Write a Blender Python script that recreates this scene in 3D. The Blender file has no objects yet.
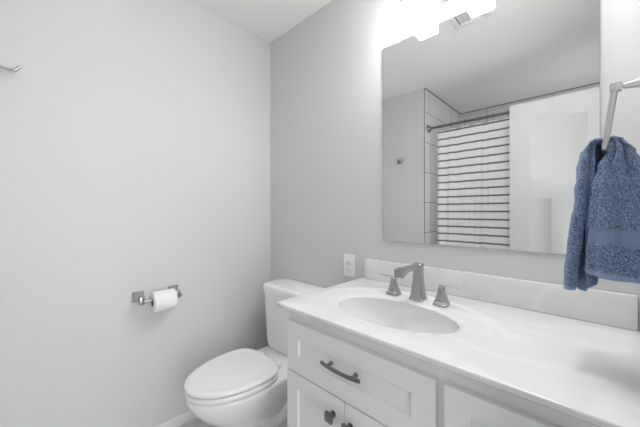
import bpy, bmesh, math, random
from mathutils import Vector, Matrix, noise

random.seed(4)
PI = math.pi
SC = bpy.context.scene
COL = SC.collection

# ------------------------------------------------------------------ camera, world, lights, exposure
cam_data = bpy.data.cameras.new('camera')
cam = bpy.data.objects.new('camera', cam_data)
COL.objects.link(cam)
cam_data.sensor_fit = 'HORIZONTAL'
cam_data.sensor_width = 36.0
cam_data.lens = 36.0 * 284.0 / 640.0
cam_data.shift_y = (212.0 - 213.5) / 640.0
cam_data.clip_start = 0.01
cam.location = (1.697, -1.236, 1.2115)
cam.rotation_euler = (PI / 2, 0, math.radians(44.0))
SC.camera = cam

world = bpy.data.worlds.new('world')
SC.world = world
world.use_nodes = True
wbg = world.node_tree.nodes['Background']
wbg.inputs[0].default_value = (0.93, 0.96, 1.0, 1)
wbg.inputs[1].default_value = 0.25

def area_light(name, loc, target, sx, sy, power, color=(1, 1, 1)):
    d = bpy.data.lights.new(name, 'AREA')
    d.shape = 'RECTANGLE'
    d.size, d.size_y = sx, sy
    d.energy = power
    d.color = color
    o = bpy.data.objects.new(name, d)
    COL.objects.link(o)
    o.location = loc
    v = Vector(target) - Vector(loc)
    o.rotation_euler = v.to_track_quat('-Z', 'Y').to_euler()
    return o

HALL_POWER = 36.0
LAMP_STRENGTH = 61.0
area_light('hall_fill_light', (2.9, -1.05, 1.15), (0.0, -0.95, 0.9), 1.3, 2.1, HALL_POWER, (0.97, 0.985, 1.0))  # unseen soft fill added for even brightness, standing in for hall daylight
area_light('ceiling_fill_light', (1.50, -0.44, 2.43), (1.45, -0.5, 0.0), 0.2, 0.2, 7.2, (1.0, 1.0, 0.995))  # unseen overhead fill, added to brighten the counter and other level surfaces
area_light('shower_fill_light', (1.97, -2.05, 1.65), (0.5, -2.05, 1.75), 0.75, 0.9, 5.0, (0.97, 0.985, 1.0))  # added fill for the alcove, hidden behind the door leaf; no window built
area_light('hall_window', (5.0, -0.53, 1.5), (0.0, -1.0, 1.3), 0.12, 0.15, 11.0, (0.95, 0.975, 1.0))

SC.view_settings.view_transform = 'Standard'
SC.view_settings.look = 'None'
SC.view_settings.gamma = 1.0
SC.view_settings.exposure = 0.0
SC.view_settings.use_curve_mapping = False
SC.cycles.max_bounces = 16
SC.cycles.diffuse_bounces = 10
SC.cycles.glossy_bounces = 8

# ------------------------------------------------------------------ materials
def principled(name, color, rough=0.5, metal=0.0, coat=0.0, spec=0.5):
    m = bpy.data.materials.new(name)
    m.use_nodes = True
    b = m.node_tree.nodes['Principled BSDF']
    b.inputs['Base Color'].default_value = (*color, 1)
    b.inputs['Roughness'].default_value = rough
    b.inputs['Metallic'].default_value = metal
    b.inputs['Specular IOR Level'].default_value = spec
    b.inputs['Coat Weight'].default_value = coat
    b.inputs['Coat Roughness'].default_value = 0.06
    return m

def nodes_of(m):
    return m.node_tree.nodes, m.node_tree.links, m.node_tree.nodes['Principled BSDF']

def add_bump(m, scale, strength, dist=0.002, detail=3.0, kind='noise'):
    n, l, b = nodes_of(m)
    tc = n.new('ShaderNodeTexCoord')
    if kind == 'noise':
        t = n.new('ShaderNodeTexNoise')
        t.inputs['Detail'].default_value = detail
        out = t.outputs['Fac']
    else:
        t = n.new('ShaderNodeTexVoronoi')
        out = t.outputs['Distance']
    t.inputs['Scale'].default_value = scale
    l.new(tc.outputs['Object'], t.inputs['Vector'])
    bp = n.new('ShaderNodeBump')
    bp.inputs['Strength'].default_value = strength
    bp.inputs['Distance'].default_value = dist
    l.new(out, bp.inputs['Height'])
    l.new(bp.outputs['Normal'], b.inputs['Normal'])
    return t

def speckle(m, c1, c2, scale, lo=0.35, hi=0.65, detail=4.0):
    n, l, b = nodes_of(m)
    tc = n.new('ShaderNodeTexCoord')
    t = n.new('ShaderNodeTexNoise')
    t.inputs['Scale'].default_value = scale
    t.inputs['Detail'].default_value = detail
    r = n.new('ShaderNodeValToRGB')
    r.color_ramp.elements[0].position = lo
    r.color_ramp.elements[1].position = hi
    r.color_ramp.elements[0].color = (*c1, 1)
    r.color_ramp.elements[1].color = (*c2, 1)
    l.new(tc.outputs['Object'], t.inputs['Vector'])
    l.new(t.outputs['Fac'], r.inputs['Fac'])
    l.new(r.outputs['Color'], b.inputs['Base Color'])

M = {}
M['wall'] = principled('painted_drywall', (0.645, 0.645, 0.641), 0.75, spec=0.25)
add_bump(M['wall'], 130, 0.22, 0.0015)
M['ceiling'] = principled('ceiling_paint', (0.84, 0.84, 0.835), 0.85, spec=0.2)
add_bump(M['ceiling'], 60, 0.25, 0.002)
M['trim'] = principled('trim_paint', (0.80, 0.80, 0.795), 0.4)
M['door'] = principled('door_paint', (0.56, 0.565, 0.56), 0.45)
M['cabinet'] = principled('cabinet_lacquer', (0.755, 0.755, 0.75), 0.38)
M['floor'] = principled('floor_vinyl', (0.62, 0.61, 0.60), 0.45)
speckle(M['floor'], (0.56, 0.555, 0.545), (0.68, 0.675, 0.665), 9)
M['porcelain'] = principled('glazed_porcelain', (0.88, 0.88, 0.875), 0.12, coat=0.5)
M['seat'] = principled('seat_plastic', (0.85, 0.85, 0.845), 0.22, coat=0.2)
M['nickel'] = principled('brushed_nickel', (0.47, 0.465, 0.458), 0.26, metal=1.0)
M['nickel_dark'] = principled('dark_nickel', (0.24, 0.235, 0.23), 0.33, metal=1.0)
M['nickel_light'] = principled('satin_nickel', (0.62, 0.61, 0.60), 0.28, metal=1.0)
M['chrome'] = principled('polished_chrome', (0.75, 0.75, 0.75), 0.12, metal=1.0)
M['mirror'] = principled('mirror_silver', (0.83, 0.84, 0.835), 0.0, metal=1.0)
M['mirror_edge'] = principled('mirror_edge', (0.30, 0.32, 0.31), 0.2)
M['plastic'] = principled('white_plastic', (0.84, 0.84, 0.83), 0.35)
M['slot'] = principled('dark_slot', (0.03, 0.03, 0.03), 0.6)
M['clip'] = principled('clear_clip', (0.55, 0.55, 0.54), 0.15)
M['paper'] = principled('tissue_paper', (0.86, 0.86, 0.855), 0.95, spec=0.1)
add_bump(M['paper'], 220, 0.3, 0.001)
M['card'] = principled('cardboard', (0.22, 0.19, 0.16), 0.9)
M['grille'] = principled('grille_plastic', (0.78, 0.78, 0.775), 0.5)
M['grille_dark'] = principled('grille_shadow', (0.10, 0.10, 0.10), 0.8)
M['tile_trim'] = principled('tile_edge_trim', (0.24, 0.24, 0.235), 0.4)

# cultured marble: white with faint grey drifting veins
m = M['marble'] = principled('cultured_marble', (0.86, 0.86, 0.855), 0.16, coat=0.35)
n, l, b = nodes_of(m)
tc = n.new('ShaderNodeTexCoord')
mp = n.new('ShaderNodeMapping')
mp.inputs['Rotation'].default_value = (0, 0, 0.5)
mp.inputs['Scale'].default_value = (1.0, 2.2, 1.0)
t = n.new('ShaderNodeTexNoise')
t.inputs['Scale'].default_value = 2.6
t.inputs['Detail'].default_value = 3.0
t.inputs['Distortion'].default_value = 1.2
r = n.new('ShaderNodeValToRGB')
e = r.color_ramp.elements
e[0].position = 0.42; e[0].color = (0.745, 0.745, 0.742, 1)
e[1].position = 0.56; e[1].color = (0.745, 0.745, 0.742, 1)
x = e.new(0.49); x.color = (0.79, 0.79, 0.787, 1)
l.new(tc.outputs['Object'], mp.inputs['Vector'])
l.new(mp.outputs['Vector'], t.inputs['Vector'])
l.new(t.outputs['Fac'], r.inputs['Fac'])
l.new(r.outputs['Color'], b.inputs['Base Color'])

def tile_mat(name, axis, shift):
    m = principled(name, (0.7, 0.7, 0.69), 0.22)
    n, l, b = nodes_of(m)
    tc = n.new('ShaderNodeTexCoord')
    sp = n.new('ShaderNodeSeparateXYZ')
    cb = n.new('ShaderNodeCombineXYZ')
    ax = n.new('ShaderNodeMath'); ax.operation = 'SUBTRACT'; ax.inputs[1].default_value = shift
    az = n.new('ShaderNodeMath'); az.operation = 'SUBTRACT'; az.inputs[1].default_value = 0.107
    br = n.new('ShaderNodeTexBrick')
    br.inputs['Scale'].default_value = 1.0
    br.inputs['Brick Width'].default_value = 0.61
    br.inputs['Row Height'].default_value = 0.30
    br.inputs['Mortar Size'].default_value = 0.0035
    br.inputs['Mortar Smooth'].default_value = 0.1
    br.inputs['Color1'].default_value = (0.69, 0.69, 0.67, 1)
    br.inputs['Color2'].default_value = (0.66, 0.66, 0.645, 1)
    br.inputs['Mortar'].default_value = (0.25, 0.25, 0.245, 1)
    l.new(tc.outputs['Object'], sp.inputs[0])
    l.new(sp.outputs[axis], ax.inputs[0]); l.new(ax.outputs[0], cb.inputs[0])
    l.new(sp.outputs['Z'], az.inputs[0]); l.new(az.outputs[0], cb.inputs[1])
    l.new(cb.outputs[0], br.inputs['Vector'])
    l.new(br.outputs['Color'], b.inputs['Base Color'])
    return m
M['tile_x'] = tile_mat('wall_tile_back', 'X', 0.175)
M['tile_y'] = tile_mat('wall_tile_side', 'Y', -2.251)

# frosted glass shade, lit from inside
m = M['shade'] = principled('lit_frosted_glass', (0.9, 0.9, 0.9), 0.3)
b = m.node_tree.nodes['Principled BSDF']
b.inputs['Emission Color'].default_value = (1.0, 0.993, 0.98, 1)
b.inputs['Emission Strength'].default_value = LAMP_STRENGTH

# curtain: white cloth with woven dark stripes at every 71 mm of its height
m = M['curtain'] = principled('striped_cloth', (0.84, 0.84, 0.84), 0.9, spec=0.1)
n, l, b = nodes_of(m)
tc = n.new('ShaderNodeTexCoord'); sp = n.new('ShaderNodeSeparateXYZ')
a = n.new('ShaderNodeMath'); a.operation = 'SUBTRACT'; a.inputs[0].default_value = 1.9985
d = n.new('ShaderNodeMath'); d.operation = 'DIVIDE'; d.inputs[1].default_value = 0.0705
f = n.new('ShaderNodeMath'); f.operation = 'FRACT'
c = n.new('ShaderNodeMath'); c.operation = 'LESS_THAN'; c.inputs[1].default_value = 0.21
mix = n.new('ShaderNodeMix'); mix.data_type = 'RGBA'
mix.inputs[6].default_value = (0.92, 0.92, 0.92, 1)
mix.inputs[7].default_value = (0.20, 0.20, 0.21, 1)
l.new(tc.outputs['Object'], sp.inputs[0]); l.new(sp.outputs['Z'], a.inputs[1])
l.new(a.outputs[0], d.inputs[0]); l.new(d.outputs[0], f.inputs[0]); l.new(f.outputs[0], c.inputs[0])
l.new(c.outputs[0], mix.inputs[0]); l.new(mix.outputs[2], b.inputs['Base Color'])
tr_ = n.new('ShaderNodeBsdfTranslucent'); ms = n.new('ShaderNodeMixShader'); ms.inputs[0].default_value = 0.12
l.new(mix.outputs[2], tr_.inputs['Color']); l.new(b.outputs[0], ms.inputs[1]); l.new(tr_.outputs[0], ms.inputs[2])
l.new(ms.outputs[0], n['Material Output'].inputs['Surface'])

# terry towel
def terry(name, c1, c2, scale, strength):
    m = principled(name, c1, 0.95, spec=0.08)
    b = m.node_tree.nodes['Principled BSDF']
    b.inputs['Sheen Weight'].default_value = 0.35
    b.inputs['Sheen Roughness'].default_value = 0.5
    b.inputs['Sheen Tint'].default_value = (0.75, 0.82, 1.0, 1)
    speckle(m, c1, c2, scale, 0.38, 0.66, 3.0)
    add_bump(m, scale * 1.25, strength, 0.004, 2.0)
    return m
M['terry'] = terry('blue_terry', (0.060, 0.098, 0.195), (0.33, 0.43, 0.63), 420, 0.9)
M['hem'] = terry('blue_hem', (0.20, 0.27, 0.43), (0.34, 0.43, 0.61), 500, 0.4)
m = M['band'] = principled('blue_woven_band', (0.14, 0.21, 0.37), 0.8, spec=0.1)
n, l, b = nodes_of(m)
tc = n.new('ShaderNodeTexCoord')
mp = n.new('ShaderNodeMapping'); mp.inputs['Rotation'].default_value = (0, math.radians(38), 0)
w = n.new('ShaderNodeTexWave'); w.inputs['Scale'].default_value = 75; w.bands_direction = 'X'
r = n.new('ShaderNodeValToRGB')
r.color_ramp.elements[0].color = (0.16, 0.215, 0.345, 1); r.color_ramp.elements[1].color = (0.24, 0.31, 0.47, 1)
l.new(tc.outputs['Object'], mp.inputs[0]); l.new(mp.outputs[0], w.inputs['Vector'])
l.new(w.outputs['Fac'], r.inputs['Fac']); l.new(r.outputs['Color'], b.inputs['Base Color'])

# ------------------------------------------------------------------ helpers
def box(bm, x0, x1, y0, y1, z0, z1, bev=0.0, seg=2, mat=0):
    vs = [bm.verts.new((x, y, z)) for x in (x0, x1) for y in (y0, y1) for z in (z0, z1)]
    idx = ((0, 1, 3, 2), (4, 6, 7, 5), (0, 4, 5, 1), (2, 3, 7, 6), (0, 2, 6, 4), (1, 5, 7, 3))
    fs = [bm.faces.new([vs[i] for i in q]) for q in idx]
    for fc in fs: fc.material_index = mat
    if bev > 0:
        es = list({e for fc in fs for e in fc.edges})
        bmesh.ops.bevel(bm, geom=es, offset=bev, segments=seg, profile=0.5, affect='EDGES', clamp_overlap=True)
    return bm

def loft(bm, rings, cap0=True, cap1=True, closed=True, mat=0):
    rows = [[bm.verts.new(p) for p in r] for r in rings]
    n = len(rows[0])
    for i in range(len(rows) - 1):
        for j in range(n if closed else n - 1):
            k = (j + 1) % n
            fc = bm.faces.new((rows[i][j], rows[i][k], rows[i + 1][k], rows[i + 1][j]))
            fc.material_index = mat
    if cap0: bm.faces.new(list(reversed(rows[0]))).material_index = mat
    if cap1: bm.faces.new(rows[-1]).material_index = mat
    return rows

def tube(bm, pts, rad, n=16, caps=True, mat=0, flat=None):
    """sweep a circle (or an ellipse, flat = (a, b)) along points"""
    P = [Vector(p) for p in pts]
    R = rad if isinstance(rad, (list, tuple)) else [rad] * len(P)
    rings = []
    up = None
    for i, p in enumerate(P):
        t = (P[min(i + 1, len(P) - 1)] - P[max(i - 1, 0)]).normalized()
        if up is None:
            up = Vector((0, 0, 1)) if abs(t.z) < 0.9 else Vector((0, 1, 0))
        s = t.cross(up).normalized()
        up = s.cross(t).normalized()
        fa, fb = flat if flat else (1, 1)
        rings.append([p + (s * math.cos(2 * PI * k / n) * fa + up * math.sin(2 * PI * k / n) * fb) * R[i] for k in range(n)])
    loft(bm, rings, caps, caps, True, mat)

def sq(cx, cy, z, hx, hy, r, k=5):
    """rounded rectangle ring in the xy plane"""
    pts = []
    for qx, qy, a0 in ((1, 1, 0), (-1, 1, PI / 2), (-1, -1, PI), (1, -1, 3 * PI / 2)):
        for i in range(k):
            a = a0 + PI / 2 * i / (k - 1)
            pts.append((cx + qx * (hx - r) + r * math.cos(a), cy + qy * (hy - r) + r * math.sin(a), z))
    return pts

def mk(name, bm, mats, parent=None, angle=35, loc=None):
    bmesh.ops.recalc_face_normals(bm, faces=bm.faces)
    lim = math.radians(angle)
    for fc in bm.faces: fc.smooth = True
    for ed in bm.edges:
        if len(ed.link_faces) == 2 and ed.calc_face_angle(0) > lim:
            ed.smooth = False
    if loc is not None:
        bmesh.ops.translate(bm, verts=bm.verts, vec=-Vector(loc))
    me = bpy.data.meshes.new(name)
    bm.to_mesh(me)
    bm.free()
    for mm in (mats if isinstance(mats, (list, tuple)) else [mats]):
        me.materials.append(mm)
    o = bpy.data.objects.new(name, me)
    COL.objects.link(o)
    if loc is not None: o.location = loc
    if parent is not None:
        o.parent = parent
        w = Matrix.Identity(4)
        q = parent
        while q is not None:
            w = Matrix.Translation(-q.location) @ w
            q = q.parent
        o.matrix_parent_inverse = w if parent.parent is None else Matrix.Identity(4)
    return o

def thing(name, label, cat, loc, group=None):
    o = bpy.data.objects.new(name, None)
    COL.objects.link(o)
    o.empty_display_size = 0.05
    o.location = loc
    return tag(o, label, cat, group)

def tag(o, label, cat, group=None):
    o['label'] = label
    o['category'] = cat
    if group: o['group'] = group
    return o

def struct(name, bm, mat, label=None):
    o = mk(name, bm, mat)
    o['kind'] = 'structure'
    if label: o['label'] = label
    return o

def B(*a, **k):
    return box(bmesh.new(), *a, **k)

# ------------------------------------------------------------------ room shell
XR, H = 1.81, 2.44            # right wall, ceiling
YC, XT, YT, XS = -1.52, 0.48, -2.55, 2.0
DY0, DY1, DH = -1.40, -0.75, 2.05   # doorway in the right wall
struct('floor', B(-0.1, 3.2, -2.65, 0.1, -0.08, 0.0), M['floor'])
struct('ceiling', B(-0.1, 2.1, -2.65, 0.1, H, H + 0.08), M['ceiling'])
struct('wall_left', B(-0.1, 0.0, YC, 0.1, 0.0, H), M['wall'])
struct('wall_back', B(0.0, XR, 0.0, 0.1, 0.0, H), M['wall'])
bm = bmesh.new()
box(bm, XR, XR + 0.11, DY1, 0.1, 0.0, H)
box(bm, XR, XR + 0.11, YC, DY0, 0.0, H)
box(bm, XR, XR + 0.11, DY0, DY1, DH, H)
struct('wall_right', bm, M['wall'])
struct('wall_front', B(-0.1, XT, YT - 0.1, YC, 0.0, H), M['wall'])
struct('wall_shower_left', B(XT, XT + 0.01, YT, YC, 0.0, H), M['tile_y'])
struct('wall_shower_back', B(XT, XS, YT - 0.1, YT, 0.0, H), M['tile_x'])
struct('wall_shower_right', B(XS, XS + 0.1, YT - 0.1, YC, 0.0, H), M['tile_y'])
# dark strips up the tile edge and along its top
bm = bmesh.new()
box(bm, XT + 0.004, XT + 0.0115, YC, YC + 0.004, 0.0, H, 0.001)
struct('trim_1', bm, M['tile_trim'])
bm = bmesh.new()
box(bm, XT + 0.01, XT + 0.017, YT, YC, H - 0.009, H)
box(bm, XT + 0.017, XS, YT, YT + 0.007, H - 0.009, H)
struct('trim_2', bm, M['tile_trim'])
bm = bmesh.new()
box(bm, 0.0, 0.013, YC + 0.013, 0.0, 0.0, 0.062, 0.004)
struct('baseboard_left', bm, M['trim'])
struct('baseboard_back', B(0.0135, 0.86, -0.013, 0.0, 0.0, 0.062, 0.004), M['trim'])
struct('baseboard_front', B(0.0, XT - 0.003, YC, YC + 0.0125, 0.0, 0.062, 0.004), M['trim'])
# door casing around the doorway
bm = bmesh.new()
box(bm, XR - 0.014, XR, DY1, DY1 + 0.06, 0.0, DH + 0.06, 0.003)
box(bm, XR - 0.014, XR, DY0, DY1 + 0.0, DH, DH + 0.06, 0.003)
struct('trim_3', bm, M['trim'])

# ------------------------------------------------------------------ open door leaf (flat recessed panels)
DX0, DX1, DYF, DYB = 1.225, 1.795, -1.38, -1.414
def panel_front(bm, x0, x1, z0, z1, yf, yb, panels, depth, slope):
    """front slab facing +y/-y with recessed panels; grid of faces, panels pushed in with a sloped edge"""
    sgn = 1 if yb > yf else -1
    xs = sorted({x0, x1, *[v for p in panels for v in p[:2]]})
    zs = sorted({z0, z1, *[v for p in panels for v in p[2:]]})
    V = {}
    def v(x, y, z):
        k = (round(x, 5), round(y, 5), round(z, 5))
        if k not in V: V[k] = bm.verts.new((x, y, z))
        return V[k]
    for i in range(len(xs) - 1):
        for j in range(len(zs) - 1):
            a, b_, c_, d_ = xs[i], xs[i + 1], zs[j], zs[j + 1]
            inside = any(p[0] - 1e-6 <= a and b_ <= p[1] + 1e-6 and p[2] - 1e-6 <= c_ and d_ <= p[3] + 1e-6 for p in panels)
            if not inside:
                bm.faces.new((v(a, yf, c_), v(b_, yf, c_), v(b_, yf, d_), v(a, yf, d_)))
    for p in panels:
        px = [x for x in xs if p[0] - 1e-6 <= x <= p[1] + 1e-6]
        pz = [z for z in zs if p[2] - 1e-6 <= z <= p[3] + 1e-6]
        loop = [(x, p[2]) for x in px] + [(p[1], z) for z in pz[1:]] + [(x, p[3]) for x in reversed(px[:-1])] + [(p[0], z) for z in reversed(pz[1:-1])]
        def ins(q):
            x, z = q
            return (min(max(x, p[0] + slope), p[1] - slope), yf + sgn * depth, min(max(z, p[2] + slope), p[3] - slope))
        outer = [v(x, yf, z) for x, z in loop]
        corners = [(p[0], p[2]), (p[1], p[2]), (p[1], p[3]), (p[0], p[3])]
        iv = [v(*ins(q)) for q in corners]
        n = len(loop)
        ci = [loop.index(q) for q in corners]
        for k in range(4):
            s, e_ = ci[k], ci[(k + 1) % 4]
            if e_ <= s: e_ += n
            seg_ = [outer[t_ % n] for t_ in range(s, e_ + 1)]
            bm.faces.new(seg_ + [iv[(k + 1) % 4], iv[k]])
        bm.faces.new(iv)
    # sides and back
    bl = {}
    for x in xs:
        for z in zs: pass
    def edge_strip(pts):
        for q, r_ in zip(pts, pts[1:]):
            bm.faces.new((v(q[0], yf, q[1]), v(r_[0], yf, r_[1]), v(r_[0], yb, r_[1]), v(q[0], yb, q[1])))
    edge_strip([(x, z0) for x in xs]); edge_strip([(x, z1) for x in xs])
    edge_strip([(x0, z) for z in zs]); edge_strip([(x1, z) for z in zs])
    ring_ = [v(x, yb, z0) for x in xs] + [v(x1, yb, z) for z in zs[1:]] + [v(x, yb, z1) for x in reversed(xs[:-1])] + [v(x0, yb, z) for z in reversed(zs[1:-1])]
    bm.faces.new(ring_)
    return bm

bm = bmesh.new()
mid = (DX0 + DX1) / 2
pans = [(1.352, 1.668, 1.45, 1.891), (1.352, mid - 0.03, 0.24, 1.315), (mid + 0.03, 1.668, 0.24, 1.315)]
panel_front(bm, DX0, DX1, 0.012, 2.031, DYF, DYB, pans, 0.005, 0.009)
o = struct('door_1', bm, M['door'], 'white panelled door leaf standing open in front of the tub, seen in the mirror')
door = o
bm = bmesh.new()
for s in (1, -1):
    yy = DYF if s > 0 else DYB
    tube(bm, [(DX0 + 0.06, yy + s * 0.0, 0.885), (DX0 + 0.06, yy + s * 0.008, 0.885)], 0.03, 24)
    tube(bm, [(DX0 + 0.06, yy + s * 0.008, 0.885), (DX0 + 0.06, yy + s * 0.03, 0.885), (DX0 + 0.06, yy + s * 0.034, 0.885),
              (DX0 + 0.06, yy + s * 0.045, 0.885), (DX0 + 0.06, yy + s * 0.056, 0.885)], [0.011, 0.011, 0.024, 0.027, 0.016], 24)
mk('door_knob', bm, M['nickel'], door)

# ------------------------------------------------------------------ vanity cabinet
van = thing('vanity_cabinet', 'white shaker bathroom vanity with wide drawer above two doors, under the marble top', 'cabinet', (1.335, -0.28, 0))
CX0, CX1, YF = 0.865, 1.806, -0.545
bm = bmesh.new()
box(bm, CX0, CX0 + 0.018, YF, -0.004, 0.09, 0.8465, 0.0015)
box(bm, CX1 - 0.018, CX1, YF, -0.004, 0.09, 0.8465, 0.0015)
box(bm, CX0 + 0.018, CX1 - 0.018, YF, YF + 0.018, 0.09, 0.8465)
box(bm, CX0 + 0.018, CX1 - 0.018, -0.012, -0.004, 0.09, 0.8465)
box(bm, CX0 + 0.018, CX1 - 0.018, YF + 0.018, -0.012, 0.09, 0.108)
mk('carcass', bm, M['cabinet'], van)
mk('toe_kick', B(CX0 + 0.002, CX1, YF + 0.07, -0.006, 0.001, 0.09), M['cabinet'], van)

def front(name, x0, x1, z0, z1, fr, vfr=None):
    bm = bmesh.new()
    vf = vfr or fr
    panel_front(bm, x0, x1, z0, z1, YF - 0.0205, YF - 0.0005, [(x0 + fr, x1 - fr, z0 + vf, z1 - vf)], 0.0085, 0.005)
    o = mk(name, bm, M['cabinet'], van)
    bv = o.modifiers.new('edge', 'BEVEL'); bv.width = 0.0014; bv.segments = 2; bv.limit_method = 'ANGLE'; bv.angle_limit = math.radians(50)
    return o

def pull(xc, z, parent):
    y0 = YF - 0.0205
    bm = bmesh.new()
    n = 14
    L = 0.075
    rings = []
    for i in range(n + 1):
        u = -1 + 2 * i / n
        yy = y0 - 0.020 - 0.008 * (1 - u * u)
        hw = 0.0048
        rings.append([(xc + u * L, yy + dy, z + dz) for dy, dz in ((-0.004, -hw + 0.0015), (-0.004, hw - 0.0015), (-0.0025, hw), (0.0035, hw), (0.0035, -hw), (-0.0025, -hw))])
    loft(bm, rings)
    for s in (-1, 1):
        tube(bm, [(xc + s * 0.048, y0, z), (xc + s * 0.048, y0 - 0.004, z), (xc + s * 0.048, y0 - 0.006, z), (xc + s * 0.048, y0 - 0.0225, z)], [0.0075, 0.0075, 0.005, 0.005], 14)
    return mk('pull', bm, M['nickel_dark'], parent)

def knob(xc, z, parent):
    y0 = YF - 0.0205
    bm = bmesh.new()
    tube(bm, [(xc, y0, z), (xc, y0 - 0.003, z), (xc, y0 - 0.005, z), (xc, y0 - 0.017, z)], [0.0105, 0.0105, 0.006, 0.006], 18)
    rings = []
    for yy, h in ((0.014, 0.007), (0.018, 0.0145), (0.023, 0.0155), (0.0265, 0.0145), (0.0275, 0.0125)):
        rings.append([(xc + p[0], y0 - yy, z + p[1]) for p in sq(0, 0, 0, h, h, 0.003)])
    loft(bm, rings)
    return mk('knob', bm, M['nickel_dark'], parent)

dr = front('drawer', 0.881, 1.425, 0.6385, 0.8135, 0.058, 0.056)
pull(1.148, 0.7345, dr)
d1 = front('door', 0.881, 1.1495, 0.115, 0.6335, 0.055)
knob(1.108, 0.578, d1)
d2 = front('door', 1.1525, 1.425, 0.115, 0.6335, 0.055)
knob(1.176, 0.574, d2)
for z0, z1 in ((0.6535, 0.8135), (0.392, 0.6485), (0.115, 0.387)):
    q = front('drawer', 1.447, 1.765, z0, z1, 0.055, 0.05)
    pull(1.609, (z0 + z1) / 2, q)

# ------------------------------------------------------------------ marble top with moulded basin
top = thing('marble_countertop', 'white cultured marble vanity top with moulded oval basin and splash edges', 'countertop', (1.325, -0.29, 0.848))
ZT, ZB = 0.87, 0.848
TX0, TX1, TY0, TY1 = 0.827, 1.808, -0.576, -0.001
N = 128
def rect_hit(c, a, x0, x1, y0, y1):
    dx, dy = math.cos(a), math.sin(a)
    tx = ((x1 if dx > 0 else x0) - c[0]) / dx if abs(dx) > 1e-9 else 1e9
    ty = ((y1 if dy > 0 else y0) - c[1]) / dy if abs(dy) > 1e-9 else 1e9
    t_ = min(tx, ty)
    return (c[0] + dx * t_, c[1] + dy * t_)
cO = (1.19, -0.332); cI = (1.19, -0.346)
angs = [2 * PI * i / N for i in range(N)]
# make sure the rectangle corners are hit
for cxx, cyy in ((TX0, TY0), (TX1, TY0), (TX1, TY1), (TX0, TY1)):
    a_ = math.atan2(cyy - cO[1], cxx - cO[0]) % (2 * PI)
    k_ = min(range(N), key=lambda i: abs((angs[i] - a_ + PI) % (2 * PI) - PI))
    angs[k_] = a_
def ell(c, a, b_, z):
    out = []
    for t_ in angs:
        # same polar direction for every ring so that the quads stay tidy
        dx, dy = math.cos(t_), math.sin(t_)
        k_ = 1.0 / math.sqrt((dx / a) ** 2 + (dy / b_) ** 2)
        out.append((c[0] + dx * k_, c[1] + dy * k_, z))
    return out
def rect_ring(inset, z):
    return [(*rect_hit(cO, t_, TX0 + inset, TX1 - inset, TY0 + inset, TY1 - inset), z) for t_ in angs]
bm = bmesh.new()
rings = [rect_ring(0.03, ZB), rect_ring(0.013, ZB), rect_ring(0.0045, ZB + 0.006), rect_ring(0.0, ZT - 0.006), rect_ring(0.0003, ZT - 0.002), rect_ring(0.0018, ZT - 0.0003), rect_ring(0.004, ZT)]
# gentle raised ring, then a slightly sunken deck around the bowl
def fade(pts, dz):
    # the ridge stands proud behind the bowl and melts into the slab in front
    return [(p[0], p[1], ZT + dz * (0.12 + 0.88 * min(1, max(0, 0.45 + 0.9 * math.sin(t_))))) for p, t_ in zip(pts, angs)]
rings += [ell(cO, 0.336, 0.235, ZT), fade(ell(cO, 0.328, 0.229, ZT), 0.0016), fade(ell(cO, 0.321, 0.223, ZT), 0.0016), fade(ell(cO, 0.313, 0.216, ZT), -0.0012),
          fade(ell(cO, 0.300, 0.206, ZT), -0.0020)]
rings += [ell(cI, 0.236, 0.146, ZT - 0.0020), ell(cI, 0.224, 0.134, ZT - 0.0038), ell(cI, 0.216, 0.126, ZT - 0.009)]
loft(bm, rings, False, False)
mk('slab', bm, M['marble'], top, angle=60)
bm = bmesh.new()
rings = []
for i in range(0, 15):
    u = i / 14.0
    s = math.cos(u * PI / 2) ** 0.62 if u < 1 else 0
    s = max(s, 0.11)
    rings.append(ell((cI[0], cI[1] + 0.015 * u), 0.2158 * s, 0.1258 * s if s > 0.2 else 0.2158 * s * (0.58 + 0.42 * (0.2 - s) / 0.09), ZT - 0.0091 - 0.125 * math.sin(u * PI / 2)))
loft(bm, rings, False, True)
mk('basin', bm, M['marble'], top, angle=80)
bm = bmesh.new()
zc = ZT - 0.134
tube(bm, [(1.19, cI[1] + 0.015, zc + 0.001), (1.19, cI[1] + 0.015, zc + 0.004), (1.19, cI[1] + 0.015, zc + 0.005)], [0.021, 0.021, 0.017], 28)
tube(bm, [(1.19, cI[1] + 0.015, zc + 0.005), (1.19, cI[1] + 0.015, zc + 0.009), (1.19, cI[1] + 0.015, zc + 0.010)], [0.013, 0.013, 0.009], 24)
mk('drain', bm, M['chrome'], top)
mk('backsplash', B(0.8435, TX1 - 0.0205, -0.021, -0.001, ZT + 0.0002, 0.971, 0.003), M['marble'], top)
mk('sidesplash', B(TX1 - 0.020, TX1, -0.56, -0.001, ZT + 0.0002, 0.971, 0.003), M['marble'], top)

# ------------------------------------------------------------------ faucet
fz = ZT - 0.0005
fau = thing('faucet', 'brushed nickel widespread basin faucet with square spout and two lever handles', 'faucet', (1.202, -0.165, fz))
FX, FY = 1.2, -0.166
bm = bmesh.new()
col_ = [(0.0, 0.027, 0.027), (0.006, 0.027, 0.027), (0.009, 0.0245, 0.0245), (0.03, 0.0215, 0.0215), (0.07, 0.0175, 0.018), (0.105, 0.016, 0.0165), (0.128, 0.0165, 0.017), (0.137, 0.0165, 0.017), (0.141, 0.014, 0.0145)]
loft(bm, [sq(FX, FY, fz + h, a_, b_, 0.005) for h, a_, b_ in col_])
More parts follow.
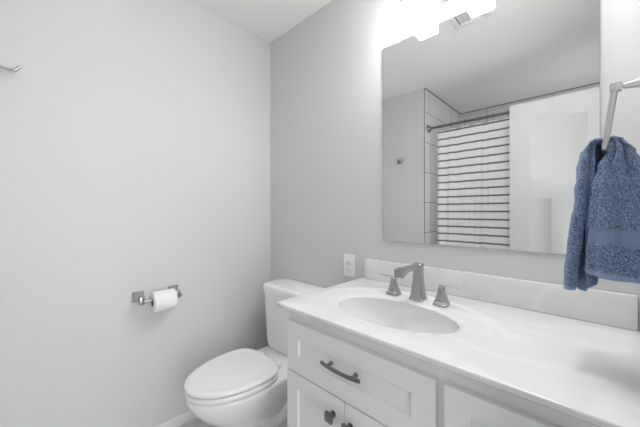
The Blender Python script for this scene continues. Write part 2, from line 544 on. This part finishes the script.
# the square spout: rises a little, runs forward, turns down at the tip
path = [(0.000, 0.127, 0.0095, 0.0145), (-0.03, 0.130, 0.0092, 0.0135), (-0.07, 0.131, 0.0090, 0.0130), (-0.105, 0.131, 0.0092, 0.0135), (-0.118, 0.130, 0.0105, 0.0150),
        (-0.130, 0.1275, 0.0135, 0.0160), (-0.150, 0.1245, 0.0150, 0.0165), (-0.158, 0.1235, 0.0150, 0.0165), (-0.160, 0.1235, 0.0130, 0.0150)]
loft(bm, [[(FX + p[0], FY + dy, fz + dz + p[1]) for p in sq(0, 0, 0, w_, h, 0.003)] for dy, dz, h, w_ in path])
mk('spout', bm, M['nickel'], fau)
def handle(x, y, side):
    bm = bmesh.new()
    pr = [(0.0, 0.0245), (0.006, 0.0245), (0.0075, 0.0225), (0.013, 0.0225), (0.016, 0.0195), (0.032, 0.0150), (0.05, 0.0112), (0.060, 0.0098), (0.066, 0.0098), (0.068, 0.008)]
    loft(bm, [sq(x, y, fz + h, a_, a_, 0.0035) for h, a_ in pr])
    hb = mk('handle', bm, M['nickel'], fau)
    bm = bmesh.new()
    rings = []
    for u, w_, t_ in ((-0.008, 0.0075, 0.0035), (0.012, 0.0075, 0.0035), (0.04, 0.006, 0.003), (0.062, 0.0055, 0.0028), (0.068, 0.0045, 0.002)):
        rings.append([(x + side * u, y + p[0], fz + 0.0725 + p[1] + 0.0 * u) for p in sq(0, 0, 0, w_, t_, 0.0018)])
    loft(bm, rings)
    mk('lever', bm, M['nickel_light'], hb)
handle(1.096, -0.172, -1)
handle(1.292, -0.172, 1)

# ------------------------------------------------------------------ mirror
mir = thing('wall_mirror', 'large frameless rectangular mirror on the wall above the basin', 'mirror', (1.3255, -0.003, 1.073))
MX0, MX1, MZ0, MZ1 = 0.9425, 1.709, 1.073, 2.021
bm = bmesh.new()
box(bm, MX0, MX1, -0.0065, -0.0005, MZ0, MZ1, mat=1)
bm.faces.ensure_lookup_table()
for fc in bm.faces:
    if abs(fc.calc_center_median().y + 0.0065) < 1e-4: fc.material_index = 0
mk('glass', bm, [M['mirror'], M['mirror_edge']], mir)
for cxx in (1.022, 1.382):
    for zz, s in ((MZ0, 1), (MZ1, -1)):
        bm = bmesh.new()
        box(bm, cxx - 0.007, cxx + 0.007, -0.0105, -0.0068, zz - s * 0.006, zz + s * 0.007, 0.001)
        box(bm, cxx - 0.007, cxx + 0.007, -0.0068, -0.0005, min(zz - s * 0.006, zz - s * 0.0005), max(zz - s * 0.006, zz - s * 0.0005))
        mk('clip', bm, M['clip'], mir)

# ------------------------------------------------------------------ vanity light
vl = thing('vanity_light', 'two lamp vanity light with glowing square frosted shades above the mirror', 'light', (1.243, -0.01, 2.12))
mk('backplate', B(1.185, 1.301, -0.022, -0.0005, 2.085, 2.205, 0.003), M['nickel_light'], vl)
bm = bmesh.new()
tube(bm, [(1.243, -0.022, 2.145), (1.243, -0.082, 2.145)], 0.009, 14)
box(bm, 1.08, 1.406, -0.093, -0.073, 2.135, 2.155, 0.002)
mk('crossbar', bm, M['nickel_light'], vl)
for cxx in (1.127, 1.359):
    bm = bmesh.new()
    loft(bm, [sq(cxx, -0.083, z, h, h * 0.85, 0.004) for z, h in ((2.1005, 0.024), (2.108, 0.024), (2.110, 0.020), (2.1345, 0.016))])
    cp = mk('lamp_cap', bm, M['nickel_light'], vl)
    mk('lamp_shade', B(cxx - 0.043, cxx + 0.043, -0.120, -0.046, 2.050, 2.0998, 0.003), M['shade'], vl)

# ------------------------------------------------------------------ outlet
out = thing('wall_outlet', 'white duplex electrical outlet on the wall left of the backsplash', 'outlet', (0.728, -0.003, 0.918))
OX, OZ = 0.728, 0.918
bm = bmesh.new()
loft(bm, [[(OX + p[0], -yy, OZ + p[1]) for p in sq(0, 0, 0, 0.0365 - i_, 0.0595 - i_, 0.004)] for yy, i_ in ((0.0005, 0), (0.0035, 0), (0.006, 0.0025))])
mk('cover_plate', bm, M['plastic'], out)
for dz in (0.0195, -0.0195):
    bm = bmesh.new()
    loft(bm, [[(OX + p[0], -yy, OZ + dz + p[1]) for p in sq(0, 0, 0, 0.0165 - i_, 0.014 - i_, 0.008)] for yy, i_ in ((0.0055, 0), (0.0075, 0.0), (0.008, 0.0008))])
    rc = mk('receptacle', bm, M['plastic'], out)
    bm = bmesh.new()
    for sx, hh in ((-0.0062, 0.0042), (0.0062, 0.0036)):
        box(bm, OX + sx - 0.001, OX + sx + 0.001, -0.0084, -0.0078, OZ + dz + 0.002 - hh, OZ + dz + 0.002 + hh)
    tube(bm, [(OX, -0.0078, OZ + dz - 0.0075), (OX, -0.0084, OZ + dz - 0.0075)], 0.0024, 12)
    mk('slots', bm, M['slot'], rc)
bm = bmesh.new()
tube(bm, [(OX, -0.006, OZ), (OX, -0.0075, OZ)], 0.0032, 14)
mk('screw', bm, M['nickel_light'], out)

# ------------------------------------------------------------------ toilet
TC = 0.405
toi = thing('toilet', 'white two piece toilet with closed lid between left wall and vanity', 'toilet', (TC, -0.4, 0))
def egg(z, yf, yb, hw, n=56, sq_=0.0, wy=None):
    """egg outline: round front, squarer back"""
    wy = wy if wy is not None else yb - (yb - yf) * 0.46
    pts = []
    for i in range(n):
        a_ = 2 * PI * i / n
        cx_, sy_ = math.cos(a_), math.sin(a_)
        if sy_ < 0:      # front
            pts.append((TC + hw * cx_, wy + (wy - yf) * sy_, z))
        else:            # back, flatter
            p_ = 2.0 + sq_
            k_ = (abs(cx_) ** p_ + abs(sy_) ** p_) ** (-1 / p_)
            pts.append((TC + hw * cx_ * k_, wy + (yb - wy) * sy_ * k_, z))
    return pts
bm = bmesh.new()
KZ = 0.378 / 0.402
secs = [(0.0, -0.565, -0.115, 0.112, 2.5), (0.02, -0.565, -0.115, 0.112, 2.5), (0.035, -0.555, -0.12, 0.104, 2.5), (0.10, -0.555, -0.125, 0.098, 2.2), (0.16, -0.575, -0.13, 0.103, 2.0),
        (0.21, -0.61, -0.13, 0.118, 2.0), (0.25, -0.65, -0.12, 0.137, 2.0), (0.29, -0.69, -0.09, 0.156, 2.2), (0.33, -0.72, -0.06, 0.170, 2.6),
        (0.36, -0.735, -0.045, 0.177, 3.0), (0.385, -0.742, -0.04, 0.181, 3.0), (0.398, -0.74, -0.042, 0.179, 3.0), (0.402, -0.732, -0.05, 0.172, 3.0)]
loft(bm, [egg(z * KZ, yf, yb, hw, 64, s_, -0.45) for z, yf, yb, hw, s_ in secs])
# trapway swelling on each flank
for s in (-1, 1):
    pts = [(-0.50, 0.27), (-0.44, 0.205), (-0.38, 0.15), (-0.32, 0.125), (-0.27, 0.15), (-0.245, 0.20), (-0.22, 0.235), (-0.18, 0.225), (-0.155, 0.16), (-0.15, 0.08), (-0.15, 0.012)]
    pp = []
    P_ = [Vector((TC + s * 0.088, y, z * KZ)) for y, z in pts]
    for i in range(len(P_) - 1):
        for q in range(3): pp.append(P_[i].lerp(P_[i + 1], q / 3))
    pp.append(P_[-1])
    for _ in range(3):
        pp = [pp[0]] + [(pp[i - 1] + pp[i] * 2 + pp[i + 1]) / 4 for i in range(1, len(pp) - 1)] + [pp[-1]]
    tube(bm, pp, [0.02 + 0.022 * min(1, i / 8) for i in range(len(pp))], 16)
mk('bowl', bm, M['porcelain'], toi, angle=55)
bm = bmesh.new()
def slab_egg(bm, z0, z1, yf, yb, hw, r, s_=1.2):
    z = [(z0, r), (z0 + r * 0.3, r * 0.3), (z0 + r, 0), (z1 - r, 0), (z1 - r * 0.3, r * 0.3), (z1, r)]
    return [egg(zz, yf + i_, yb - i_, hw - i_, 72, s_, -0.47) for zz, i_ in z]
loft(bm, slab_egg(bm, 0.3815, 0.405, -0.746, -0.325, 0.183, 0.006))
mk('seat', bm, M['seat'], toi, angle=50)
bm = bmesh.new()
rings = slab_egg(bm, 0.4092, 0.4295, -0.748, -0.322, 0.184, 0.007)
rings += [egg(0.4300, -0.715, -0.348, 0.155, 72, 1.2, -0.48), egg(0.4283, -0.705, -0.356, 0.147, 72, 1.2, -0.48), egg(0.4285, -0.697, -0.363, 0.140, 72, 1.2, -0.48), egg(0.4308, -0.64, -0.395, 0.10, 72, 1.2, -0.49), egg(0.4315, -0.55, -0.43, 0.04, 72, 1.2, -0.49)]
loft(bm, rings)
mk('lid', bm, M['seat'], toi, angle=50)
for s in (-1, 1):
    bm = bmesh.new()
    box(bm, TC + s * 0.077 - 0.021, TC + s * 0.077 + 0.021, -0.328, -0.290, 0.379, 0.412, 0.008, 3)
    mk('hinge', bm, M['seat'], toi)
bm = bmesh.new()
tz = [(0.3785, 0.165, 0.078, 0.03), (0.388, 0.178, 0.085, 0.035), (0.42, 0.188, 0.089, 0.04), (0.60, 0.202, 0.0925, 0.04), (0.7168, 0.208, 0.094, 0.04)]
loft(bm, [sq(TC, -0.112, z, hx, hy, r_, 8) for z, hx, hy, r_ in tz])
mk('tank', bm, M['porcelain'], toi, angle=50)
bm = bmesh.new()
loft(bm, [sq(TC, -0.113, z, hx, hx - 0.115, 0.05, 10) for z, hx in ((0.717, 0.212), (0.719, 0.2165), (0.728, 0.218), (0.752, 0.218), (0.762, 0.215), (0.7675, 0.208), (0.7695, 0.197))])
mk('tank_lid', bm, M['porcelain'], toi, angle=50)
bm = bmesh.new()
for s in (-1, 1):
    tube(bm, [(TC + s * 0.1, -0.33, 0.004), (TC + s * 0.1, -0.33, 0.004 + 0.001)], 0.001, 6)
bm.free()

# ------------------------------------------------------------------ toilet paper holder and roll
tp = thing('toilet_paper_holder', 'brushed nickel toilet paper holder with two square posts on left wall', 'toilet paper holder', (0.0, -0.735, 0.77))
def tp_post(y):
    bm = bmesh.new()
    rings = []
    for xx, h in ((0.0006, 0.026), (0.006, 0.026), (0.010, 0.0235), (0.024, 0.0165), (0.040, 0.0125), (0.060, 0.0125), (0.0625, 0.0105)):
        rings.append([(xx, y + p[0], 0.775 + p[1]) for p in sq(0, 0, 0, h, h, 0.004)])
    loft(bm, rings)
    box(bm, 0.059, 0.084, y - 0.0105, y + 0.0105, 0.748, 0.788, 0.003)
    return mk('post', bm, M['nickel'], tp)
tp_post(-0.834)
tp_post(-0.664)
bm = bmesh.new()
tube(bm, [(0.0715, -0.847, 0.759), (0.0715, -0.846, 0.759), (0.0715, -0.644, 0.759), (0.0715, -0.643, 0.759)], [0.008, 0.0095, 0.0095, 0.008], 20)
mk('roller', bm, M['nickel'], tp)
roll = thing('toilet_paper_roll', 'white toilet paper roll on the wall holder', 'toilet paper', (0.0715, -0.735, 0.745))
bm = bmesh.new()
cxr, czr = 0.0715, 0.7488
R0, R1 = 0.021, 0.0525
prof = [(-0.0525, R0), (-0.0525, R1 - 0.002), (-0.0515, R1), (0.0515, R1), (0.0525, R1 - 0.002), (0.0525, R0)]
rings = [[(cxr + r_ * math.cos(2 * PI * k / 48), -0.735 + dy, czr + r_ * math.sin(2 * PI * k / 48)) for k in range(48)] for dy, r_ in prof]
loft(bm, rings, False, False)
mk('paper', bm, M['paper'], roll)
bm = bmesh.new()
prof = [(-0.053, R0), (0.053, R0), (0.053, R0 - 0.0012), (-0.053, R0 - 0.0012), (-0.053, R0)]
rings = [[(cxr + r_ * math.cos(2 * PI * k / 40), -0.735 + dy, czr + r_ * math.sin(2 * PI * k / 40)) for k in range(40)] for dy, r_ in prof]
loft(bm, rings, False, False)
mk('cardboard_tube', bm, M['card'], roll)

# ------------------------------------------------------------------ robe hooks
def robe_hook(origin, along, outw, label):
    """origin on the wall, along: direction the curled arm runs, outw: wall normal"""
    O, A_, N_ = Vector(origin), Vector(along), Vector(outw)
    Z = Vector((0, 0, 1))
    rt = thing('robe_hook', label, 'hook', origin, 'robe hooks')
    bm = bmesh.new()
    rings = []
    for d_, h in ((0.0006, 0.024), (0.005, 0.024), (0.008, 0.021), (0.016, 0.014), (0.030, 0.011), (0.038, 0.011), (0.040, 0.009)):
        rings.append([O + N_ * d_ + A_ * p[0] + Z * p[1] for p in sq(0, 0, 0, h, h, 0.004)])
    loft(bm, rings)
    mk('base', bm, M['nickel_dark'], rt)
    bm = bmesh.new()
    ctrl = [(-0.012, 0.012, 0.032), (0.0, 0.015, 0.036), (0.015, 0.014, 0.041), (0.03, 0.008, 0.045), (0.045, 0.003, 0.048), (0.06, 0.003, 0.051), (0.07, 0.010, 0.053), (0.077, 0.021, 0.055), (0.079, 0.026, 0.056)]
    tube(bm, [O + A_ * a_ + Z * z_ + N_ * n_ for a_, z_, n_ in ctrl], [0.006, 0.0065, 0.0065, 0.006, 0.006, 0.006, 0.006, 0.006, 0.004], 14)
    mk('arm', bm, M['nickel_light'], rt)
robe_hook((0.0, -1.332, 1.765), (0, 1, 0), (1, 0, 0), 'nickel robe hook cut by the left photo edge on the left wall')
robe_hook((0.222, YC, 1.745), (1, 0, 0), (0, 1, 0), 'small nickel robe hook seen in the mirror left of the shower tile')

# ------------------------------------------------------------------ ceiling vent
vent = thing('ceiling_vent', 'white louvered exhaust fan grille on ceiling, reflected in the mirror top', 'vent', (1.135, -0.675, H))
VX0, VX1, VY0, VY1 = 1.035, 1.235, -0.775, -0.575
bm = bmesh.new()
box(bm, VX0, VX0 + 0.03, VY0, VY1, H - 0.014, H - 0.0005, 0.003)
box(bm, VX1 - 0.03, VX1, VY0, VY1, H - 0.014, H - 0.0005, 0.003)
box(bm, VX0 + 0.03, VX1 - 0.03, VY0, VY0 + 0.03, H - 0.014, H - 0.0005, 0.003)
box(bm, VX0 + 0.03, VX1 - 0.03, VY1 - 0.03, VY1, H - 0.014, H - 0.0005, 0.003)
mk('frame', bm, M['grille'], vent)
mk('duct_opening', B(VX0 + 0.03, VX1 - 0.03, VY0 + 0.03, VY1 - 0.03, H - 0.0025, H - 0.0006), M['grille_dark'], vent)
k = 11
for i in range(k):
    xx = VX0 + 0.042 + i * (VX1 - VX0 - 0.084) / (k - 1)
    mk('slat', B(xx - 0.0042, xx + 0.0042, VY0 + 0.0302, VY1 - 0.0302, H - 0.009, H - 0.005, 0.001), M['grille'], vent)

# ------------------------------------------------------------------ shower curtain, rod, hooks
RY, RZ = -1.60, 2.050
rod = thing('curtain_rod', 'dark nickel shower curtain rod across the tiled alcove, seen in mirror', 'curtain rod', (1.24, RY, RZ))
bm = bmesh.new()
tube(bm, [(XT + 0.012, RY, RZ), (XS - 0.002, RY, RZ)], 0.0125, 20)
mk('rod', bm, M['nickel_dark'], rod)
for x0, s in ((XT + 0.0105, 1), (XS - 0.0005, -1)):
    bm = bmesh.new()
    tube(bm, [(x0, RY, RZ), (x0 + s * 0.006, RY, RZ), (x0 + s * 0.012, RY, RZ), (x0 + s * 0.03, RY, RZ), (x0 + s * 0.034, RY, RZ)], [0.038, 0.038, 0.032, 0.021, 0.016], 28)
    mk('flange', bm, M['nickel_dark'], rod)

hx = [0.605 + 0.114 * i for i in range(12)]
cw0, cw1 = 0.585, 1.90
bm = bmesh.new()
nx, nz = 264, 44
def cy(x, v):
    ph = (x - hx[0]) / 0.114 * 2 * PI
    amp = 0.004 + 0.012 * min(1, v * 3)
    return RY - 0.004 + amp * (0.6 * math.cos(ph) + 0.5 * math.sin(ph * 0.43 + 1.0) + 0.35 * math.sin(ph * 1.37 + v * 1.5))
rows = []
for j in range(nz + 1):
    v_ = j / nz
    row = []
    for i in range(nx + 1):
        x_ = cw0 + (cw1 - cw0) * i / nx
        sag = 0.006 * (1 - math.cos((x_ - hx[0]) / 0.114 * 2 * PI)) * (1 - v_) ** 6
        row.append((x_, cy(x_, v_), 2.012 - sag - v_ * 1.82))
    rows.append(row)
loft(bm, rows, False, False, False)
curt = mk('shower_curtain', bm, M['curtain'], angle=80, loc=None)
tag(curt, 'white shower curtain with thin dark horizontal stripes, seen in the mirror', 'shower curtain')
sol = curt.modifiers.new('cloth', 'SOLIDIFY'); sol.thickness = 0.0015

bm = bmesh.new()
pts = []
for i in range(29):
    a_ = math.radians(-70 + 320 * i / 28)
    pts.append((0.0, 0.0195 * math.cos(a_), 0.0195 * math.sin(a_)))
tube(bm, pts, 0.0022, 8)
tube(bm, [(0, 0.0195 * math.cos(math.radians(250)), 0.0195 * math.sin(math.radians(250))), (0, -0.004, -0.032), (0, -0.0015, -0.052), (0, 0.006, -0.057), (0, 0.009, -0.050)], 0.0022, 8)
ordn = ['first', 'second', 'third', 'fourth', 'fifth', 'sixth', 'seventh', 'eighth', 'ninth', 'tenth', 'eleventh', 'twelfth']
ring0 = mk('curtain_hook', bm, M['nickel_dark'])
for i, x_ in enumerate(hx):
    o = ring0 if i == 0 else ring0.copy()
    if i: COL.objects.link(o)
    o.location = (x_, RY, RZ)
    tag(o, 'thin metal curtain hook, %s from the left tiled end of the rod in the mirror' % ordn[i], 'curtain hook', 'curtain hooks on the shower rod')

# ------------------------------------------------------------------ towel ring and towel
tr = thing('towel_ring', 'satin nickel towel ring on the right wall holding the blue towel', 'towel ring', (XR, -0.36, 1.47))
RX, RYc, RZt, RZb = 1.728, -0.36, 1.468, 1.338
bm = bmesh.new()
rings = []
for d_, h in ((0.0006, 0.026), (0.006, 0.026), (0.009, 0.0235), (0.020, 0.0165), (0.036, 0.0105), (0.055, 0.0062), (0.072, 0.0042)):
    rings.append([(XR - d_, RYc - 0.055 + p[0], RZt - 0.008 + p[1]) for p in sq(0, 0, 0, h, h, 0.002)])
loft(bm, rings)
box(bm, RX - 0.0085, RX + 0.0095, RYc - 0.0665, RYc - 0.0465, RZt - 0.0165, RZt + 0.0015, 0.003)
mk('mount', bm, M['nickel_light'], tr)
bm = bmesh.new()
lean = -0.016
def rp(y, z):
    return (RX + lean * (RZt - z) / (RZt - RZb), y, z)
y0, y1 = RYc - 0.062, RYc + 0.062
c_ = 0.012
loop = [rp(y0, RZt - c_), rp(y0, RZb + c_), rp(y0 + c_ * .3, RZb + c_ * .3), rp(y0 + c_, RZb), rp(y1 - c_, RZb), rp(y1 - c_ * .3, RZb + c_ * .3), rp(y1, RZb + c_), rp(y1, RZt - c_), rp(y1 - c_ * .3, RZt - c_ * .3),
        rp(y1 - c_, RZt), rp(y0 + c_, RZt), rp(y0 + c_ * .3, RZt - c_ * .3), rp(y0, RZt - c_), rp(y0, RZt - c_ - 0.004)]
tube(bm, loop, 0.0052, 14)
mk('ring', bm, M['nickel_light'], tr)

def lerp_tab(tab, z):
    tab = sorted(tab)
    if z <= tab[0][0]: return tab[0][1:]
    for a_, b_ in zip(tab, tab[1:]):
        if z <= b_[0]:
            u = (z - a_[0]) / (b_[0] - a_[0])
            u = u * u * (3 - 2 * u)
            return tuple(p + (q - p) * u for p, q in zip(a_[1:], b_[1:]))
    return tab[-1][1:]
def fuzz(p, s=0.0016):
    v_ = Vector(p)
    n1 = noise.noise(v_ * 210)
    n2 = noise.noise(v_ * 34 + Vector((7, 3, 1)))
    return n1 * s + n2 * 0.0022
tbm = bmesh.new()
yc = -0.37
# wall side lobe: (z, x left, x right, y front, y back)
tabR = [(1.086, 1.683, 1.800, -0.445, -0.300), (1.12, 1.685, 1.800, -0.445, -0.298), (1.20, 1.690, 1.796, -0.442, -0.300), (1.26, 1.694, 1.786, -0.436, -0.305), (1.305, 1.703, 1.770, -0.430, -0.310),
        (1.34, 1.7195, 1.754, -0.424, -0.315), (1.360, 1.7205, 1.741, -0.418, -0.32), (1.368, 1.722, 1.732, -0.40, -0.335)]
nA, nZ = 150, 120
rows = []
for j in range(nZ + 1):
    v_ = j / nZ
    z = 1.368 - (1.368 - 1.086) * v_
    xl, xr, yf, yb = lerp_tab(tabR, z)
    cx_, hx_, cyy, hy_ = (xl + xr) / 2, (xr - xl) / 2, (yf + yb) / 2, (yb - yf) / 2
    row = []
    for i in range(nA):
        a_ = 2 * PI * i / nA
        c0, s0 = math.cos(a_), math.sin(a_)
        p_ = 3.0
        k_ = (abs(c0) ** p_ + abs(s0) ** p_) ** (-1 / p_)
        fold = 0.0045 * math.sin(3 * a_ + 1.2 + 2.2 * v_) + 0.003 * math.sin(5 * a_ - 0.6 + v_) * (1 - 0.5 * v_)
        # a crease running down the front from the ring
        da = (a_ - (1.5 * PI - 0.55 + 0.5 * v_) + PI) % (2 * PI) - PI
        fold -= 0.013 * math.exp(-(da / 0.13) ** 2) * (1 - v_) ** 0.8
        da2 = (a_ - (1.5 * PI + 0.25 + 0.25 * v_) + PI) % (2 * PI) - PI
        fold -= 0.010 * math.exp(-(da2 / 0.14) ** 2) * (1 - v_)
        ds = (a_ - 1.215 * PI + PI) % (2 * PI) - PI
        fold += 0.0045 * math.exp(-(ds / 0.06) ** 2) - 0.004 * math.exp(-((ds - 0.16) / 0.07) ** 2)
        p0 = (cx_ + hx_ * c0 * k_, cyy + hy_ * s0 * k_, z)
        band = 1.148 < z < 1.182
        fz_ = fuzz(p0) if not band else -0.0012
        rr = 1.0
        px = p0[0] + c0 * (fold + fz_) * rr
        py = p0[1] + s0 * (fold + fz_) * rr
        zz = z - 0.010 * v_ * (p0[0] - 1.69) / 0.1
        if j == nZ: zz += 0.002 * math.sin(4 * a_)
        row.append((min(px, XR - 0.004), py, zz))
    rows.append(row)
grid = loft(tbm, rows, True, False)
for fc in tbm.faces:
    z = fc.calc_center_median().z
    zq = z + 0.010 * ((1.368 - z) / 0.282) * (fc.calc_center_median().x - 1.69) / 0.1
    if zq < 1.093: fc.material_index = 1
    elif 1.150 < zq < 1.181: fc.material_index = 2
# turn the hem under and close it a little higher up
low = rows[-1]
mx = sum(p[0] for p in low) / nA; my = sum(p[1] for p in low) / nA
inner = [[(mx + (p[0] - mx) * k_, my + (p[1] - my) * k_, p[2] + dz_) for p in low] for k_, dz_ in ((1.0, 0.0), (0.97, -0.004), (0.90, -0.003), (0.86, 0.004), (0.82, 0.03))]
loft(tbm, inner, False, True, True, 1)
# room side lobe: folded cloth, open towards the camera at its foot
tabL = [(1.048, 1.651, 1.697, -0.425, -0.295), (1.08, 1.650, 1.698, -0.425, -0.295), (1.16, 1.656, 1.702, -0.42, -0.30), (1.25, 1.666, 1.706, -0.415, -0.31), (1.31, 1.672, 1.705, -0.41, -0.315),
        (1.345, 1.678, 1.704, -0.405, -0.32), (1.360, 1.688, 1.703, -0.40, -0.325), (1.366, 1.694, 1.702, -0.39, -0.34)]
nA2, nZ2 = 130, 130
rows = []
for j in range(nZ2 + 1):
    v_ = j / nZ2
    z = 1.366 - (1.366 - 1.048) * v_
    xl, xr, yf, yb = lerp_tab(tabL, z)
    cx_, hx_, cyy, hy_ = (xl + xr) / 2, (xr - xl) / 2, (yf + yb) / 2, (yb - yf) / 2
    gap = 0.02 + 1.15 * max(0, (v_ - 0.50) / 0.50) ** 1.4
    a0 = 1.5 * PI + 0.22
    row = []
    for i in range(nA2):
        a_ = a0 + gap / 2 + (2 * PI - gap) * i / (nA2 - 1)
        c0, s0 = math.cos(a_), math.sin(a_)
        p_ = 2.6
        k_ = (abs(c0) ** p_ + abs(s0) ** p_) ** (-1 / p_)
        fold = 0.004 * math.sin(3 * a_ + 0.4 + 2 * v_) + 0.0035 * math.sin(5 * a_ + v_)
        p0 = (cx_ + hx_ * c0 * k_, cyy + hy_ * s0 * k_, z)
        f_ = fold + fuzz(p0)
        curl = 0.006 * math.exp(-((i - 0) / 5.0) ** 2) + 0.006 * math.exp(-((nA2 - 1 - i) / 5.0) ** 2)
        row.append((p0[0] + c0 * (f_ - curl), p0[1] + s0 * (f_ - curl), z - 0.022 * v_ ** 3 * max(0, s0) + 0.006 * v_ ** 4 * math.sin(2.3 * a_)))
    rows.append(row)
before = set(tbm.faces)
outer = loft(tbm, rows, False, False, False)
# inner skin of the same cloth
inn = []
for j, row in enumerate(rows):
    v_ = j / nZ2
    th = min(0.007, 0.003 + 0.006 * v_)
    mxx = sum(p[0] for p in row) / nA2; myy = sum(p[1] for p in row) / nA2
    rr = []
    for p in row:
        d_ = Vector((p[0] - mxx, p[1] - myy, 0))
        L_ = d_.length or 1
        rr.append((p[0] - d_.x / L_ * th, p[1] - d_.y / L_ * th, p[2]))
    inn.append(rr)
inner_rows = loft(tbm, inn, False, False, False)
for i in range(nA2 - 1):
    tbm.faces.new((outer[-1][i], outer[-1][i + 1], inner_rows[-1][i + 1], inner_rows[-1][i])).material_index = 1
    tbm.faces.new((outer[0][i], inner_rows[0][i], inner_rows[0][i + 1], outer[0][i + 1]))
for j in range(nZ2):
    for k_ in (0, nA2 - 1):
        tbm.faces.new((outer[j][k_], outer[j + 1][k_], inner_rows[j + 1][k_], inner_rows[j][k_])).material_index = 1
for fc in tbm.faces:
    if fc not in before and fc.calc_center_median().z < 1.050: fc.material_index = 1
# cloth passing through the ring, joining the two lobes
rings = []
for u, w_, h_, z_ in ((0.0, 0.048, 0.008, 1.358), (0.2, 0.052, 0.009, 1.362), (0.5, 0.048, 0.0075, 1.3615), (0.8, 0.052, 0.009, 1.362), (1.0, 0.048, 0.008, 1.358)):
    xx = 1.690 + u * 0.042
    rings.append([(xx, yc + 0.01 + w_ * math.cos(2 * PI * k / 36), z_ + h_ * math.sin(2 * PI * k / 36)) for k in range(36)])
loft(tbm, rings)
tw = mk('hand_towel', tbm, [M['terry'], M['hem'], M['band']], angle=75, loc=(1.72, -0.37, 1.04))
tag(tw, 'blue terry hand towel draped through the ring on the right wall', 'towel')
